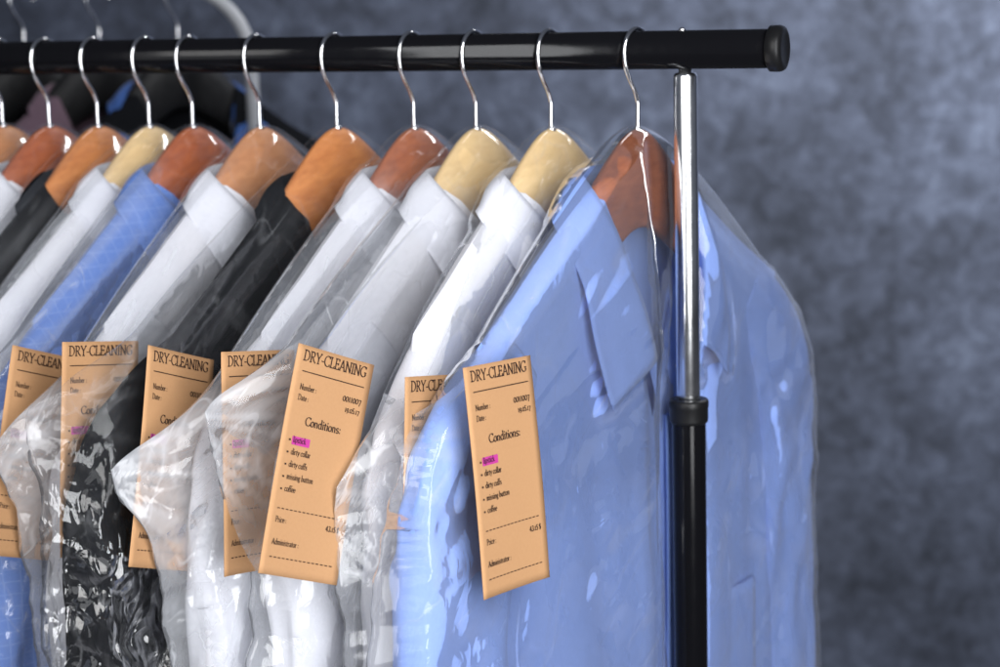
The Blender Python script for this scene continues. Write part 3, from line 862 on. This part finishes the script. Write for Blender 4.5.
# front shirt details: placket and pocket
P = np.array([[(.0175 + .001 * math.sin(z * 14), -u, z) for u in np.linspace(-.040, -.010, 7)] for z in np.linspace(-.275, -.85, 60)])
thicken(link('placket', grid(P), F_BLUE, front_shirt), .002)
P = np.array([[(.0275 + .0015 * math.sin(u * 50), -u, z - .012 * max(0, 1 - abs(u + .080) / .05) * (k / 11)) for u in np.linspace(-.122, -.040, 15)] for k, z in enumerate(np.linspace(-.430, -.55, 12))])
thicken(link('pocket', grid(P), F_BLUE, front_shirt), .0016)

# tickets: pixel of the top left corner, height of the ticket plane above the garment plane
def corner(i, px, py, n0):
    x, phi = SLOTS[i][0], SLOTS[i][1]
    a = math.radians(phi); n = np.array([math.cos(a), -math.sin(a), 0])
    return on_plane(px, py, np.array([x, 0, RAIL_Z]) + n * n0, n)
TICK = [(0, 463, 368, .044, 12.5, 6.8, 3.2, 'orange cleaning ticket on the light blue shirt, fully readable'),
        (1, 404, 377, .046, 11, 4, 8.5, 'orange ticket mostly covered by the light blue shirt, only its top corner showing'),
        (2, 299, 343, .054, 16, 3.8, 21, 'slanted orange cleaning ticket on the white shirt, fully readable'),
        (3, 223, 352, .046, 10, 4, 8.5, 'orange ticket seen hazily through film, between two tilted tickets'),
        (4, 147, 345, .052, 5, 5.2, 18.5, 'orange ticket on the near black jacket, lower half under film'),
        (5, 62, 342, .046, 9, 4, 9, 'orange ticket on the white shirt left of the near black jacket'),
        (6, 13, 345, .050, 9, 4, 19, 'orange ticket on the blue checked shirt at the left edge')]
for k, (i, px, py, n0, az, el, rho, lab) in enumerate(TICK):
    make_ticket(corner(i, px, py, n0), az, el, rho, lab, bend=.0022, seed=k * 1.7)

# ------------------------------------------------------------------ far rack, out of focus
DR = 2.15
def fp(px, py, dd=0): return at_depth(px, py, DR + dd)
r2 = empty('clothes_rack', (0, 0, 0))
base = fp(253, 100)
r2.location = (base[0], base[1], 0)
tag(r2, 'pale rounded tube frame of a second rack, blurred behind the black rail', 'clothes rack')
hx = np.array([math.cos(ALPHA), math.sin(ALPHA), 0])
top = fp(180, -15)
topz = top[2]
rad = .085
px_ = np.array([base[0], base[1], 0])
path = [px_ + np.array([0, 0, .03]), px_ + np.array([0, 0, topz - rad])]
for q in range(1, 10):
    an = math.radians(90 * q / 9)
    path.append(px_ - hx * (rad - rad * math.cos(an)) + np.array([0, 0, topz - rad + rad * math.sin(an)]))
path.append(px_ - hx * 1.1 + np.array([0, 0, topz]))
pp = np.array(path) - np.array([base[0], base[1], 0])
link('frame', tube(pp, .0075, 20), M_white_tube, r2)
def far_item(px, kind, cloth, wood_m, lab_h, lab_g, seed, phi, collar_m=None):
    # stems of the hooks cross the frame's top tube
    p = np.array([px_[0], px_[1], topz]) - hx * ((253 - px) / FPX * DR)
    h = make_hanger(0, phi, wood_m, 'wooden_hanger', lab_h, loc=(p[0], p[1], p[2] + .0075 - RAIL_R))
    g = make_garment(0, phi, kind, cloth, lab_g, seed, loc=(p[0], p[1], p[2] + .0075 - RAIL_R - .005), group='clothes on the far rack')
    if collar_m:
        for c in g.children:
            if c.name.startswith('lapel'): c.data.materials.clear(); c.data.materials.append(collar_m)
    return g
far_item(29, 'jacket', F_CHAR, M_black_plastic, 'blurred hook of a hanger on the far rack, leftmost one', 'dark charcoal jacket blurred on the far rack, leftmost', 31, 16)
far_item(104, 'jacket', F_PLUM, M_black_plastic, 'blurred hook of a hanger on the far rack, middle one', 'plum coloured jacket blurred behind the black rail', 35, 18)
far_item(182, 'jacket', F_BLACK, M_black_plastic, 'blurred hook of a hanger on the far rack, nearest its curved corner', 'black jacket with a blue collar, blurred beside the pale curved frame', 39, 18, F_ROYAL)

# ------------------------------------------------------------------ light
w = bpy.data.worlds.new('World'); scene.world = w; w.use_nodes = True
bg = w.node_tree.nodes['Background']; bg.inputs[0].default_value = (.72, .80, 1.0, 1); bg.inputs[1].default_value = .11

def area(name, loc, target, sx, sy, power, color):
    l = bpy.data.lights.new(name, 'AREA'); l.shape = 'RECTANGLE'; l.size = sx; l.size_y = sy; l.energy = power; l.color = color
    o = bpy.data.objects.new(name, l); COL.objects.link(o)
    o.location = loc
    dv = Vector(target) - Vector(loc)
    o.rotation_euler = dv.to_track_quat('-Z', 'Y').to_euler()
    return o
V3 = lambda r, u, d: tuple(CP + CR * r + np.array([0, 0, 1.]) * u + np.array([CD[0], CD[1], 0]) * d)
tgt = (-.25, -.1, 1.25)
area('key_softbox', V3(-.62, .42, .0), tgt, .60, .9, 11, (1.0, .985, .97))
area('left_panel', V3(-.74, .05, -.1), tgt, .8, 1.6, 6.5, (.97, .98, 1.0))
area('right_softbox', V3(.52, .08, -.04), tgt, .66, 1.8, 48, (.96, .975, 1.0))
area('backdrop_light', tuple(wc - wy * .85 + wx * 1.15 + np.array([0, 0, 2.35])), tuple(wc + wx * 1.1 + np.array([0, 0, 1.40])), .9, .4, 62, (.97, .98, 1.0))

# ------------------------------------------------------------------ render settings
scene.view_settings.view_transform = 'Standard'
scene.view_settings.look = 'None'
scene.view_settings.exposure = 0
scene.view_settings.gamma = 1
scene.render.engine = 'CYCLES'
cy = scene.cycles
cy.use_denoising = True
cy.use_adaptive_sampling = True
cy.adaptive_threshold = 0.03
cy.max_bounces = 10
cy.diffuse_bounces = 4
cy.glossy_bounces = 4
cy.transparent_max_bounces = 40
cy.transmission_bounces = 8
cy.caustics_reflective = False
cy.caustics_refractive = False
